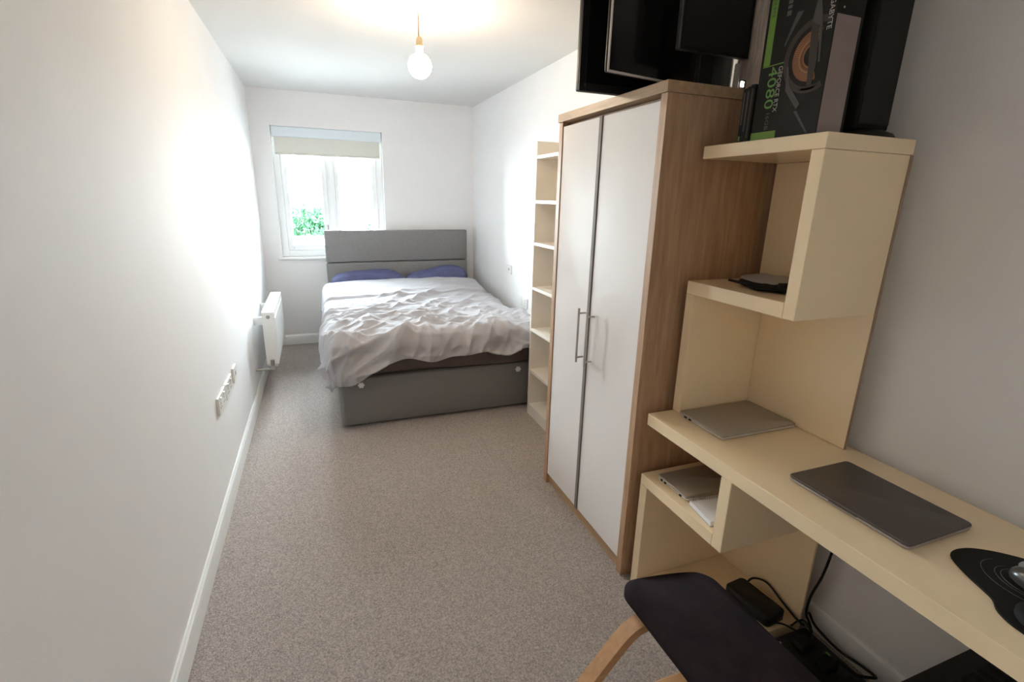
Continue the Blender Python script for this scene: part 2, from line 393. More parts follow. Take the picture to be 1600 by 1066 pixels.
# ------------------------------------------------------------------ radiator
ra = thing('radiator', (0.1, 4.35, 0.0), 'white panel radiator on the left wall beside the bed', 'radiator')
RX0, RX1, RY0, RY1, RZ0, RZ1 = 0.078, 0.158, 3.95, 4.80, 0.255, 0.655
bm = B(); box(bm, RX1-0.012, RX1, RY0+0.012, RY1-0.012, RZ0, RZ1-0.006, 0.004)
for k in range(16):
    y = RY0+0.045+k*0.0505; box(bm, RX1-0.002, RX1+0.004, y, y+0.028, RZ0+0.04, RZ1-0.05, 0.002)
obj('front_panel', bm, 'gloss_white', ra)
obj('rear_panel', box(B(), RX0, RX0+0.012, RY0+0.012, RY1-0.012, RZ0, RZ1-0.006, 0.004), 'gloss_white', ra)
for y0, y1 in ((RY0, RY0+0.012), (RY1-0.012, RY1)):
    obj('side_panel', box(B(), RX0-0.002, RX1+0.002, y0, y1, RZ0, RZ1, 0.004), 'gloss_white', ra)
bm = B()
box(bm, RX0-0.002, RX1+0.002, RY0+0.012, RY1-0.012, RZ1-0.006, RZ1)
obj('top_grille', bm, 'gloss_white', ra)
bm = B()
for k in range(24):
    y = RY0+0.05+k*0.031; box(bm, RX0+0.014, RX1-0.014, y, y+0.002, RZ0+0.03, RZ1-0.02)
o = obj('fin', bm, 'grey_plastic', ra); o['kind'] = 'stuff'
obj('bleed_plug', cyl(B(), (0.118, RY0-0.007, RZ1-0.035), (0.118, RY0+0.004, RZ1-0.035), 0.013), 'grey_plastic', ra, smooth=40)
bm = B(); cyl(bm, (0.118, RY0-0.04, RZ0+0.02), (0.118, RY0+0.002, RZ0+0.02), 0.012); cyl(bm, (0.118, RY0-0.03, RZ0+0.045), (0.118, RY0-0.03, RZ0-0.03), 0.014)
cyl(bm, (0.09, RY0-0.03, RZ0+0.0), (0.155, RY0-0.03, RZ0+0.0), 0.009); cyl(bm, (0.001, RY0-0.03, RZ0-0.025), (0.118, RY0-0.03, RZ0-0.025), 0.0075); cyl(bm, (0.118, RY0-0.05, RZ0-0.012), (0.118, RY0-0.02, RZ0-0.012), 0.016, 0.012)
obj('valve', bm, 'steel', ra, smooth=40)
for y in (RY0+0.16, RY1-0.16): obj('wall_bracket', box(B(), 0.001, RX0+0.001, y, y+0.03, RZ1-0.13, RZ1-0.07), 'gloss_white', ra)

# ------------------------------------------------------------------ wall sockets
def plate(name, y0, y1, z0, z1, label, kind, wall=0, group=None, cat='socket'):
    s = 1 if wall == 0 else -1; x = 0.0 if wall == 0 else W
    t = thing(name, (x, (y0+y1)/2, z0), label, cat, group)
    bm = B(); box(bm, min(x, x+s*0.012), max(x, x+s*0.012), y0, y1, z0, z1, 0.003)
    obj('faceplate', bm, 'white_plastic', t)
    xx = x+s*0.012
    def piece(nm, ya, yb, za, zb, m, d=0.003):
        obj(nm, box(B(), min(xx-s*0.001, xx+s*d), max(xx-s*0.001, xx+s*d), ya, yb, za, zb, 0.0008), m, t)
    if kind == 'double':
        for f in (0.27, 0.73):
            yc = y0+(y1-y0)*f
            piece('rocker_switch', yc-0.009, yc+0.009, z1-0.03, z1-0.012, 'white_plastic', 0.005)
            for dy, dz in ((0, 0.047), (-0.012, 0.027), (0.012, 0.027)):
                piece('pin_hole', yc+dy-0.0035, yc+dy+0.0035, z0+dz-0.006, z0+dz+0.003, 'grey_plastic', 0.0012)
    else:
        yc = (y0+y1)/2
        piece('outlet_hole', yc-0.011, yc+0.011, (z0+z1)/2-0.009, (z0+z1)/2+0.013, 'grey_plastic', 0.0015)
        piece('screw', y0+0.012, y0+0.017, (z0+z1)/2-0.0025, (z0+z1)/2+0.0025, 'steel', 0.001)
    return t
plate('wall_socket', 2.510, 2.690, 0.474, 0.560, 'white wall plate nearest the camera of three on the left wall', 'double', group='wall plates on the left wall')
plate('wall_socket', 2.722, 2.905, 0.468, 0.553, 'white wall plate in the middle of three on the left wall', 'double', group='wall plates on the left wall')
plate('aerial_socket', 2.985, 3.085, 0.466, 0.553, 'white single wall plate nearest the radiator of three on the left wall', 'single', group='wall plates on the left wall')
plate('wall_socket', 3.78, 3.93, 0.60, 0.69, 'white wall plate on the right wall just above the bed', 'double', wall=1)
plate('light_switch', 4.17, 4.27, 0.84, 0.92, 'faint white wall plate on the bright right wall above the bed', 'single', wall=1, cat='switch')

# ------------------------------------------------------------------ bed
bed = thing('bed', (1.27, 4.25, 0.0), 'grey fabric divan bed with tall upholstered headboard under the window', 'bed')
BX0, BX1, BY0, BY1 = 0.556, 1.985, 3.20, 5.24
obj('divan_base', rbox(B(), BX0, BX1, BY0, BY1, 0.018, 0.342, 0.035, 6, 0.008), 'bed_fabric', bed, smooth=50)
for x in (BX0+0.10, BX1-0.10):
    for y in (BY0+0.12, BY1-0.12): obj('foot', cyl(B(), (x, y, 0), (x, y, 0.02), 0.025), 'black_plastic', bed)
for x, z in ((0.697, 0.297), (1.803, 0.297)):
    bm = B(); cyl(bm, (x, BY0+0.004, z), (x, BY0-0.006, z), 0.016, 0.013, 16)
    for k in range(6):
        a = k*PI/3; cyl(bm, (x+0.014*math.cos(a), BY0+0.003, z+0.014*math.sin(a)), (x+0.014*math.cos(a), BY0-0.008, z+0.014*math.sin(a)), 0.0085, 0.006, 10)
    v = obj('vent_rosette', bm, 'white_plastic', bed, smooth=40); v['label'] = 'small white rosette on the foot end'
for z0, z1 in ((0.02, 0.840), (0.848, 1.160)):
    bm = B(); rr = Matrix.Rotation(-0.006, 3, 'Y')
    box(bm, 0.562, 2.004, 5.268, 5.345, z0, z1, 0.012, 3, rr, (1.28, 5.3, 0.8))
    obj('headboard_panel', bm, 'bed_fabric', bed, smooth=50)
obj('headboard_back', box(B(), 0.60, 1.97, 5.338, 5.38, 0.02, 1.13), 'bed_fabric', bed)

# mattress, slightly sagging fitted sheet
bm = B()
rbox(bm, 0.572, 1.944, 3.208, 5.225, 0.346, 0.560, 0.07, 8, 0.03)
bmesh.ops.subdivide_edges(bm, edges=[e for e in bm.edges if e.calc_length() > 0.3], cuts=24, use_grid_fill=True)
for v in bm.verts:
    if v.co.y < 3.35:
        n1 = noise.noise(Vector((v.co.x*3.2, 1.7, v.co.z*5)))
        v.co.y -= 0.008*abs(n1)
        if v.co.z < 0.40: v.co.z += 0.016*math.sin((v.co.x-0.6)*4.2) - 0.006
        if v.co.z < 0.3425: v.co.z = 0.3425
tag(obj('mattress', bm, 'sheet', smooth=60), 'mattress in a dark taupe fitted sheet showing at the bed foot', 'mattress')

# duvet: a sheet laid over the mattress, hanging at the left, the right and the foot
def sst(a, b, x):
    t = max(0.0, min(1.0, (x-a)/(b-a))); return t*t*(3-2*t)
def ridge(n, k=2.4, p=1.6):
    return max(0.0, 1-k*abs(n))**p
def rotn(x, y, deg, fu, fv, w):
    a = math.radians(deg); ca, sa = math.cos(a), math.sin(a)
    return noise.noise(Vector(((x*ca+y*sa)*fu, (-x*sa+y*ca)*fv, w)))
def fold(x, y):
    wx = x + 0.07*noise.noise(Vector((x*2.1, y*2.1, 3.1))); wy = y + 0.07*noise.noise(Vector((x*2.1, y*2.1, 8.4)))
    head = sst(4.25, 4.50, y + 0.06*math.sin(x*3.0)); foot = 1.0 - sst(3.3, 3.9, y); right = sst(1.0, 1.7, x)
    amp = 1.0 - 0.8*head
    m1 = 0.35+0.65*sst(-0.25, 0.25, noise.noise(Vector((wx*2.0, wy*2.0, 21.0))))
    m2 = 0.35+0.65*sst(-0.25, 0.25, noise.noise(Vector((wx*2.0, wy*2.0, 33.0))))
    f = 0.026*ridge(rotn(wx, wy, 44, 1.0, 5.0, 0.7))*m1
    f += 0.020*ridge(rotn(wx, wy, 14, 1.3, 7.0, 4.2))*m2
    f += 0.018*right*ridge(rotn(wx, wy, -38, 1.4, 6.0, 6.6))
    f += 0.011*ridge(rotn(wx, wy, 36, 2.2, 13.0, 9.1))*m2
    f += 0.009*ridge(rotn(wx, wy, -12, 2.6, 15.0, 2.3))*m1
    f += 0.026*foot*ridge(rotn(wx, wy, 105, 1.5, 5.5, 7.7)) + 0.014*foot*ridge(rotn(wx, wy, 70, 2.0, 9.0, 17.7))
    f += 0.014*noise.noise(Vector((wx*2.4, wy*2.4, 6.0)))
    return 1.25*amp*f
IX0, IX1, IY0, IYE = 0.583, 1.898, 3.215, 4.935
rr_ = 0.078
NU, NV = 280, 340
EXL, EXR = 0.295, 0.27
def hem(s):                                 # how far the cloth hangs over the foot, by place across
    k = (s-IX0)/(IX1-IX0)
    e = 0.312 - 0.098*sst(0.03, 0.24, k) - 0.02*sst(0.55, 1.0, k) + 0.014*math.sin(k*17) + 0.010*math.sin(k*31+1)
    return e
bm = B(); grid = []
for j in range(NV+1):
    row = []
    for i in range(NU+1):
        s = IX0-EXL + (IX1-IX0+EXL+EXR)*i/NU
        e = hem(max(IX0, min(IX1, s)))
        tt = j/NV
        t = IY0-e + (IYE-IY0+e)*tt
        ex = min(0, s-IX0) + max(0, s-IX1); ey = min(0, t-IY0)
        lim = EXL if ex < 0 else EXR
        lim *= 1.0 + 0.04*math.sin(t*6.1) + 0.03*noise.noise(Vector((t*5, 0.3, s*0.2)))
        ex = max(-lim, min(lim, ex))
        d = (abs(ex)**3.2 + abs(ey)**3.2)**(1/3.2)
        hx, hy = (ex, ey); hl = math.hypot(hx, hy)
        a = min(d/rr_, PI/2)
        hor = rr_*math.sin(a); dr = rr_*(1-math.cos(a)) + max(0.0, d-rr_*PI/2)
        cxp = max(IX0, min(IX1, s)); cyp = max(IY0, t)
        nx, ny = ((hx/hl, hy/hl) if hl > 1e-6 else (0, 0))
        crown = 0.02*(1-((cxp-1.245)/0.66)**2)
        ztop = 0.606 + crown + 0.085*sst(4.0, 4.85, cyp) + 0.012*sst(4.38, 4.30, cyp+0.05*math.sin(cxp*3))*0
        # folded-back band at the head end
        band = sst(4.36, 4.40, cyp + 0.05*math.sin((cxp-0.6)*2.4) - 0.10*sst(1.4, 1.9, cxp))
        ztop += 0.018*band
        f = fold(s, t)
        # vertical pleats on the hanging parts
        hang = sst(0.10, 0.25, d)
        pl = 0.007*math.sin((s if abs(ey) > abs(ex) else t)*26 + 2*noise.noise(Vector((s*3, t*3, 1))))*hang
        bulge = 0.012*hang + pl
        x = cxp + nx*(hor+bulge) + nx*f*0.7*math.sin(a); y = cyp + ny*(hor+bulge) + ny*f*0.8*math.sin(a)
        z = ztop - dr + f*math.cos(a)*0.9 + 0.25*f*math.sin(a)
        if t > IYE-0.10: z -= 0.06*((t-(IYE-0.10))/0.10)**2
        if x > 1.78: y = max(y, 3.092)
        row.append(bm.verts.new((x, min(y, 5.2), max(z, 0.30))))
    grid.append(row)
for j in range(NV):
    for i in range(NU): bm.faces.new((grid[j][i], grid[j][i+1], grid[j+1][i+1], grid[j+1][i]))
dv = obj('duvet', bm, 'duvet', smooth='all')
so = dv.modifiers.new('thickness', 'SOLIDIFY'); so.thickness = 0.014; so.offset = -1.0
tag(dv, 'crumpled pale grey duvet spread over the bed', 'duvet')

def pillow(x0, x1, y0, y1, zb, zt0, zt1, seed, label):
    bm = B(); bmesh.ops.create_uvsphere(bm, u_segments=56, v_segments=32, radius=1.0)
    sg = lambda q, p: math.copysign(abs(q)**p, q)
    for v in bm.verts:
        x, y, z = v.co
        x2, y2 = sg(x, 0.42), sg(y, 0.5)
        th = max(0.0, (1-abs(x2)**6)*(1-abs(y2)**5))**0.45
        zz = sg(z, 0.7)*(0.45+0.55*th)
        n1 = noise.noise(Vector((x*2.0+seed, y*2.2, z*2))); n2 = 1-2*abs(noise.noise(Vector((x*3.1, y*4+seed, z+seed))))
        k = (x2+1)/2
        zt = zt0+(zt1-zt0)*sst(0.1, 0.75, k)
        p = Vector((x0+(x1-x0)*k, y0+(y1-y0)*(y2+1)/2, zb+(zt-zb)*(zz+1)/2 + (0.010*n1+0.010*n2)*(zz+1)/2))
        v.co = p
    return tag(obj('pillow', bm, 'navy', smooth='all'), label, 'pillow', 'navy pillows at the headboard')
pillow(0.592, 1.292, 4.955, 5.255, 0.5625, 0.762, 0.772, 1.0, 'navy pillow at the headboard on the window side of the bed')
pillow(1.303, 1.945, 4.955, 5.255, 0.5625, 0.740, 0.808, 7.0, 'navy pillow at the headboard on the right wall side of the bed')

# ------------------------------------------------------------------ open bookcase behind the wardrobe
bk = thing('bookcase', (1.97, 2.67, 0.0), 'tall narrow white open bookcase between the wardrobe and the bed', 'bookcase')
KX0, KX1, KY0, KY1, KZ = 1.83, 2.088, 2.27, 3.07, 1.845
for y0, y1 in ((KY0, KY0+0.018), (KY1-0.018, KY1)):
    obj('side_panel', box(B(), KX0, KX1, y0, y1, 0, KZ, 0.001), 'book_white', bk)
obj('back_panel', box(B(), KX1-0.012, KX1-0.002, KY0+0.018, KY1-0.018, 0.02, KZ-0.002), 'book_lamplit', bk)
for z in (1.76, 1.49, 1.224, 0.929, 0.641, 0.343, 0.082):
    obj('shelf', box(B(), KX0+0.002, KX1-0.012, KY0+0.018, KY1-0.018, z-0.02, z, 0.001), 'book_white', bk)
obj('kick_board', box(B(), KX0+0.004, KX0+0.02, KY0+0.018, KY1-0.018, 0, 0.062), 'book_white', bk)

# ------------------------------------------------------------------ wardrobe
wd = thing('wardrobe', (1.84, 1.82, 0.0), 'two-door wardrobe with oak carcass and glossy white doors', 'wardrobe')
VX0, VX1, VY0, VY1, VZ = 1.574, 2.085, 1.437, 2.212, 1.866
for y0, y1 in ((VY0, VY0+0.034), (VY1-0.034, VY1)):
    obj('side_panel', box(B(), VX0, VX1, y0, y1, 0, VZ-0.035, 0.001), 'oak', wd)
obj('top_panel', box(B(), VX0-0.006, VX1, VY0-0.004, VY1+0.004, VZ-0.034, VZ, 0.001), 'oak_across', wd)
obj('back_panel', box(B(), VX1-0.008, VX1-0.002, VY0+0.034, VY1-0.034, 0.04, VZ-0.036), 'oak', wd)
obj('plinth', box(B(), VX0+0.018, VX0+0.036, VY0+0.034, VY1-0.034, 0, 0.058), 'oak_across', wd)
obj('bottom_panel', box(B(), VX0+0.03, VX1-0.01, VY0+0.034, VY1-0.034, 0.045, 0.06), 'oak_across', wd)
obj('top_rail', box(B(), VX0+0.045, VX0+0.063, VY0+0.034, VY1-0.034, 1.80, VZ-0.036), 'oak_across', wd)
def wdoor(y0, y1, hy, z0, z1, hz0, hz1):
    d = obj('door', box(B(), VX0+0.004, VX0+0.022, y0, y1, z0, z1, 0.0015), 'door_gloss', wd)
    bm = B(); xb = VX0-0.029
    cyl(bm, (xb, hy, hz0), (xb, hy, hz1), 0.005, n=14)
    for z in (hz0+0.022, hz1-0.022): cyl(bm, (xb, hy, z), (VX0+0.005, hy, z), 0.004, n=12)
    obj('handle', bm, 'steel', d, smooth=40)
wdoor(VY0+0.037, 1.831, 1.797, 0.062, 1.812, 0.80, 1.045)
wdoor(1.855, VY1-0.037, 1.872, 0.062, 1.812, 0.80, 1.045)
obj('edge_strip', box(B(), VX0-0.001, VX0+0.024, 1.8325, 1.8535, 0.06, 1.814, 0.001), 'grey_strip', wd)

# ------------------------------------------------------------------ desk with stepped shelf tower (one unit)
dk = thing('desk', (1.84, 0.7, 0.0), 'cream lacquered desk with stepped shelf tower along the right wall', 'desk')
DX0, DX1 = 1.60, 2.075
TX0, TXB0, TXB1 = 1.71, 2.034, 2.044
def panel(nm, *a, m='cream'): return obj(nm, box(B(), *a, 0.0012, 1), m, dk)
panel('desktop', DX0, DX1, -0.20, 1.40, 0.700, 0.745)
panel('end_leg', DX0+0.01, DX1, -0.20, -0.155, 0, 0.699)
panel('lower_leg', DX0, TXB0, 1.362, 1.402, 0, 0.451)
panel('lower_shelf', DX0, TXB0, 1.0225, 1.402, 0.452, 0.495)
panel('lower_divider', DX0, TXB0, 0.980, 1.022, 0.452, 0.699)
panel('base_board', DX0+0.02, TXB0, 0.985, 1.361, 0, 0.04)
panel('lower_back', TXB0+0.001, TXB1, 0.980, 1.402, 0, 0.699)
panel('far_upright', TX0, TXB0, 1.362, 1.402, 0.746, 1.189)
panel('middle_shelf', TX0, TXB0, 1.0025, 1.402, 1.190, 1.235)
panel('near_upright', TX0, TXB0, 0.963, 1.002, 1.190, 1.635)
panel('top_shelf', TX0, TXB1, 0.963, 1.402, 1.636, 1.675)
panel('back_panel', TXB0+0.001, TXB1, 0.963, 1.402, 0.746, 1.635)
obj('back_edge', box(B(), TXB0, TXB1+0.001, 0.9615, 0.9632, 0.746, 1.635), 'cream_dark', dk)['label'] = 'brown raw edge of the back board'

# ------------------------------------------------------------------ laptops, notebook, mouse on the desk
def laptop(name, x0, x1, y0, y1, z0, h, rad, lid, edge, label, side):
    t = thing(name, ((x0+x1)/2, (y0+y1)/2, z0), label, 'laptop')
    g = h*0.56
    obj('base', rbox(B(), x0+0.001, x1-0.001, y0+0.001, y1-0.001, z0+0.0015, z0+g, rad, 6, 0.0022), edge, t, smooth=50)
    obj('lid', rbox(B(), x0, x1, y0, y1, z0+g+0.001, z0+h, rad, 6, 0.0016), lid, t, smooth=50)
    for fx in (0.12, 0.88):
        for fy in (0.12, 0.88): obj('rubber_foot', cyl(B(), (x0+(x1-x0)*fx, y0+(y1-y0)*fy, z0), (x0+(x1-x0)*fx, y0+(y1-y0)*fy, z0+0.003), 0.006, n=10), 'black_matte', t)
    for k, (dy, w) in enumerate(side):
        obj('port', box(B(), x0-0.0002, x0+0.004, y1-dy-w, y1-dy, z0+0.003, z0+g-0.001), 'black_matte', t)
    return t
laptop('laptop', 1.700, 2.028, 1.135, 1.352, 0.7453, 0.017, 0.008, 'silver_lid', 'silver', 'closed silver laptop on the desk under the shelf tower', ((0.028, 0.014), (0.052, 0.012)))
t = laptop('laptop', 1.708, 1.947, 0.567, 0.890, 0.7453, 0.017, 0.013, 'space_grey', 'space_edge', 'closed dark grey laptop in the middle of the desk top', ())
obj('opening_notch', box(B(), 1.7075, 1.716, 0.690, 0.765, 0.7535, 0.7565), 'space_grey', t)
laptop('laptop', 1.635, 1.945, 1.190, 1.352, 0.4953, 0.018, 0.008, 'silver_lid', 'silver', 'closed silver laptop in the low cubby beneath the desk top', ((0.02, 0.012), (0.04, 0.012), (0.125, 0.012)))
nb = thing('notebook', (1.69, 1.10, 0.495), 'white spiral notebook beside the silver laptop in the low cubby', 'notebook')
rz = Matrix.Rotation(math.radians(-8), 3, 'Z'); pv = (1.635, 1.183, 0.495)
obj('cover', box(B(), 1.635, 1.765, 1.048, 1.172, 0.4955, 0.4978, 0, 1, rz, pv), 'grey_plastic', nb)
for k in range(4):
    d = 0.001*k
    obj('page', box(B(), 1.6355+d*0.6, 1.7635, 1.050+d, 1.172, 0.498+0.0035*k, 0.498+0.0035*k+0.0031, 0, 1, rz, pv), 'paper', nb)
for k in range(16):
    bm = B(); x = 1.640+k*0.0078
    pts = [Vector((x, 1.1745+0.008*math.cos(a), 0.5055+0.0095*math.sin(a))) for a in [2*PI*q/10 for q in range(11)]]
    pts = [Vector(pv) + rz @ (p-Vector(pv)) for p in pts]
    tube(bm, pts, 0.0016, 5, 0); obj('spiral_ring', bm, 'grey_plastic', nb)

# mouse mat and mouse
mo = [(1.779, 0.521), (1.795, 0.531), (1.825, 0.533), (1.862, 0.522), (1.905, 0.49), (1.945, 0.44), (1.975, 0.37), (1.975, 0.29), (1.93, 0.225), (1.86, 0.20),
      (1.77, 0.205), (1.70, 0.24), (1.672, 0.30), (1.672, 0.355), (1.688, 0.392), (1.716, 0.415), (1.728, 0.435), (1.745, 0.470), (1.765, 0.503)]
mt = thing('mouse_mat', (1.82, 0.37, 0.745), 'black contoured mouse mat with wrist rest at the near end of the desk', 'mouse mat')
sm = catmull([(a, b, 0) for a, b in mo+mo[:1]], 5)[:-1]
bm = B(); prism(bm, sm, lambda p: (p[0], p[1], 0.7452), (0, 0, 0.0045)); obj('mat', bm, 'black_matte', mt)
bm = B(); lathe(bm, [(0.062, 0.0), (0.062, 0.007), (0.052, 0.015), (0.03, 0.019), (0, 0.0205)], (1.74, 0.325, 0.7495), 32, 0.95, 1.0); obj('wrist_rest', bm, 'black_matte', mt, smooth='all')
for r in (0.052, 0.062, 0.085):
    bm = B(); tube(bm, [(1.838+r*0.8*math.cos(a), 0.405+r*math.sin(a), 0.7500) for a in [math.radians(q) for q in range(70, 200, 10)]], 0.0008, 5, 0)
    obj('grey_arc', bm, 'print_grey', mt)  # thin grey arcs lying on the mat
ms = thing('mouse', (1.835, 0.40, 0.7497), 'dark pearly computer mouse on the black mouse mat', 'mouse')
bm = B(); bmesh.ops.create_uvsphere(bm, u_segments=40, v_segments=24, radius=1.0)
for v in bm.verts:
    x, y, z = v.co
    sg = lambda q, p: math.copysign(abs(q)**p, q)
    z = max(z, -0.25)
    v.co = Vector((1.838 + sg(x, 0.85)*0.036*(1-0.12*y), 0.385 + sg(y, 0.85)*0.062, 0.7592 + z*0.033*(1-0.18*y)))
obj('shell', bm, 'mouse_shell', ms, smooth='all')
obj('scroll_wheel', cyl(B(), (1.834, 0.428, 0.783), (1.842, 0.428, 0.783), 0.008, n=20), 'grey_plastic', ms, smooth=40)
obj('button_seam', tube(B(), [(1.838, 0.395, 0.7915), (1.838, 0.415, 0.789), (1.838, 0.435, 0.781)], 0.0009, 6), 'black_matte', ms)

# grey-and-black pouch on the middle shelf
pc = thing('pouch', (1.88, 1.22, 1.235), 'flat black and grey soft pouch lying on the middle shelf', 'pouch')
bm = B(); bmesh.ops.create_uvsphere(bm, u_segments=40, v_segments=16, radius=1.0)
for v in bm.verts:
    x, y, z = v.co; n1 = noise.noise(Vector((x*2, y*2, 1)))
    v.co = Vector((1.885+0.105*x+0.02*y, 1.20+0.125*y, 1.2355+max(0.0, 0.011*(z+0.9)+0.010*n1*(1-z*z*0.5))))
obj('lower_body', bm, 'black_matte', pc, smooth='all')
bm = B(); bmesh.ops.create_uvsphere(bm, u_segments=40, v_segments=16, radius=1.0)
for v in bm.verts:
    x, y, z = v.co
    v.co = Vector((1.905+0.09*x+0.02*y, 1.235+0.112*y, 1.2565+0.006*z+0.008*(1-x*x-y*y)+0.004*noise.noise(Vector((x*2, y*2, 4)))))
obj('upper_flap', bm, 'grey_plastic', pc, smooth='all')
obj('rim', tube(B(), [(1.795, 1.30, 1.250), (1.79, 1.25, 1.250), (1.795, 1.19, 1.249), (1.815, 1.12, 1.248), (1.845, 1.075, 1.247)], 0.0045, 8), 'black_plastic', pc, smooth=True)
bm = B(); bmesh.ops.create_icosphere(bm, subdivisions=3, radius=1.0)
for v in bm.verts:
    x, y, z = v.co; k = 1+0.35*noise.noise(Vector((x*2, y*2, z*2)))
    v.co = Vector((1.865+0.045*x*k, 1.115+0.06*y*k, 1.2355+max(0, 0.014+0.016*z*k)))
obj('strap_bundle', bm, 'black_matte', pc, smooth='all')

# ------------------------------------------------------------------ things on the top shelf
gx, gy0, gy1, gz = 1.75, 1.032, 1.252, 1.675
gb = thing('graphics_card_box', (1.795, 1.142, gz), 'tall black printed graphics card box on the top shelf', 'box')
obj('carton', box(B(), gx, gx+0.098, gy0, gy1, gz, gz+0.425, 0.0015, 1), 'card_black', gb)
fx = gx-0.0006
def quad(nm, pts, m, x=fx, d=0.0005):
    bm = B(); prism(bm, pts, lambda p: (x, p[0], p[1]), (d+0.0004, 0, 0)); return obj(nm, bm, m, gb)
quad('green_strip', [(1.241, 1.878), (1.2185, 1.878), (1.2185, 2.099), (1.241, 2.099)], 'green')
quad('green_block', [(1.2515, 1.6755), (1.163, 1.6755), (1.163, 1.701), (1.2515, 1.701)], 'green')
quad('green_line', [(1.241, 1.8745), (1.158, 1.8745), (1.158, 1.877), (1.241, 1.877)], 'green')
D, N = (0, 0, -1), (0, -1, 0)
text('lettering', '4080', 0.043, 'green_text', gb, (fx, 1.216, 1.872), D, N, 0.110)
text('lettering', 'GEFORCE RTX', 0.0195, 'white_text', gb, (fx, 1.184, 1.868), D, N, 0.117)
text('lettering', '16GB', 0.018, 'dim_text', gb, (fx, 1.205, 1.750), D, N, 0.045)
text('lettering', 'GIGABYTE', 0.0195, 'white_text', gb, (fx, 1.053, 2.013), D, N, 0.088)
text('lettering', 'GEFORCE RTX', 0.011, 'dim_text', gb, (fx-0.0004, 1.2335, 2.09), D, N, 0.09)
for za, zb in ((1.991, 2.003), (2.008, 2.016), (2.020, 2.028), (2.033, 2.041)): quad('printed_mark', [(1.184, za), (1.1705, za), (1.1705, zb), (1.184, zb)], 'dim_text')
def ring(nm, cy, cz, r0, r1, a0, a1, m, x, n=36):
    bm = B(); A = [math.radians(a0+(a1-a0)*k/n) for k in range(n+1)]
    pts = [(cy+r1*math.cos(a), cz+r1*math.sin(a)) for a in A] + [(cy+r0*math.cos(a), cz+r0*math.sin(a)) for a in reversed(A)]
    a = [bm.verts.new((x, p[0], p[1])) for p in pts]; k2 = len(pts)
    for i in range(n): bm.faces.new((a[i], a[i+1], a[k2-2-i], a[k2-1-i]))
    return obj(nm, bm, m, gb)
ec, ez = 1.080, 1.874
ring('printed_ring', ec, ez, 0.074, 0.090, -117, 117, 'print_brown', fx-0.0001)
ring('printed_ring', ec, ez, 0.026, 0.062, -105, 108, 'orange', fx-0.0002)
for r in (0.028, 0.038, 0.0405): ring('printed_line', ec, ez, r, r+0.0015, -100, 100, 'orange_line', fx-0.0005)
bm = B()
for k in range(44):
    a = math.radians(-106+k*4.9); ca, sa = math.cos(a), math.sin(a); p, q = 0.041, 0.060; w = 0.0005
    vs = [bm.verts.new((fx-0.0005, ec+r*ca-s*w*sa, ez+r*sa+s*w*ca)) for r, s in ((p, 1), (q, 1), (q, -1), (p, -1))]
    bm.faces.new(vs)
obj('printed_rays', bm, 'orange_line', gb)['kind'] = 'stuff'
ring('printed_line', ec, ez, 0.078, 0.083, 256, 285, 'print_grey', fx-0.0001)
quad('printed_slash', [(1.149, 1.992), (1.130, 1.990), (1.165, 1.935), (1.1745, 1.916), (1.178, 1.918)], 'print_grey')
quad('printed_slash', [(1.152, 1.862), (1.157, 1.862), (1.150, 1.800), (1.106, 1.748), (1.096, 1.760), (1.140, 1.812)], 'print_grey', fx-0.0003)
quad('printed_slash', [(1.098, 1.956), (1.0905, 2.02), (1.084, 2.02), (1.066, 1.948), (1.056, 1.854), (1.0615, 1.854), (1.074, 1.94)], 'print_grey', fx-0.0007)
quad('printed_slash', [(1.098, 1.954), (1.076, 1.945), (1.066, 1.86), (1.07, 1.80), (1.084, 1.80), (1.094, 1.90)], 'print_brown', fx-0.0006)
quad('printed_slash', [(1.112, 1.742), (1.104, 1.745), (1.058, 1.684), (1.064, 1.684)], 'print_grey')
bm = B(); prism(bm, [(gx+0.002, 1.6765), (gx+0.086, 1.6765), (gx+0.086, 1.9565), (gx+0.002, 1.9565)], lambda p: (p[0], gy0-0.0007, p[1]), (0, 0.0009, 0))
obj('side_label', bm, 'label_grey', gb)['label'] = 'plain pinkish grey panel on the side of the box'
bm = B(); cyl(bm, (gx+0.022, gy0-0.0008, 1.972), (gx+0.022, gy0+0.0002, 1.972), 0.0025, n=12); obj('seal_dot', bm, 'white_text', gb)

cl = ['slim black case on the top shelf touching the graphics card box', 'middle one of three slim black cases on the top shelf', 'slim black case on the top shelf farthest from the graphics card box']
for k in range(3):
    y0 = 1.256+k*0.0185; x0 = 1.745+0.004*k; h = (0.163, 0.160, 0.158)[k]
    t = thing('slim_case', (x0+0.06, y0+0.008, 1.675), cl[k], 'case', 'slim black cases on the top shelf')
    obj('shell', box(B(), x0, x0+0.13, y0, y0+0.0165, 1.675, 1.675+h, 0.003), 'black_plastic', t)
    obj('spine_strip', box(B(), x0-0.0005, x0+0.001, y0+0.006, y0+0.0105, 1.69+0.02*k, 1.675+h-0.012), ('print_grey', 'dim_text', 'dim_text')[k], t)
    if k == 2: obj('green_mark', box(B(), x0-0.0006, x0+0.001, y0+0.005, y0+0.0115, 1.684, 1.698), 'green_text', t)

sk = thing('speaker', (1.965, 1.05, 1.675), 'tall slim black speaker on an oval foot beside the graphics card box', 'speaker')
obj('foot', lathe(B(), [(0, 0), (0.105, 0), (0.11, 0.006), (0.10, 0.016), (0.06, 0.026), (0, 0.028)], (1.965, 1.055, 1.6755), 40, 0.76, 0.62), 'black_plastic', sk, smooth=50)
obj('cabinet', rbox(B(), 1.895, 2.03, 1.035, 1.11, 1.702, 2.22, 0.010, 4, 0.004), 'black_matte', sk, smooth=50)
obj('front_grille', box(B(), 1.902, 2.023, 1.0325, 1.036, 1.715, 2.205, 0.002), 'olive_black', sk)

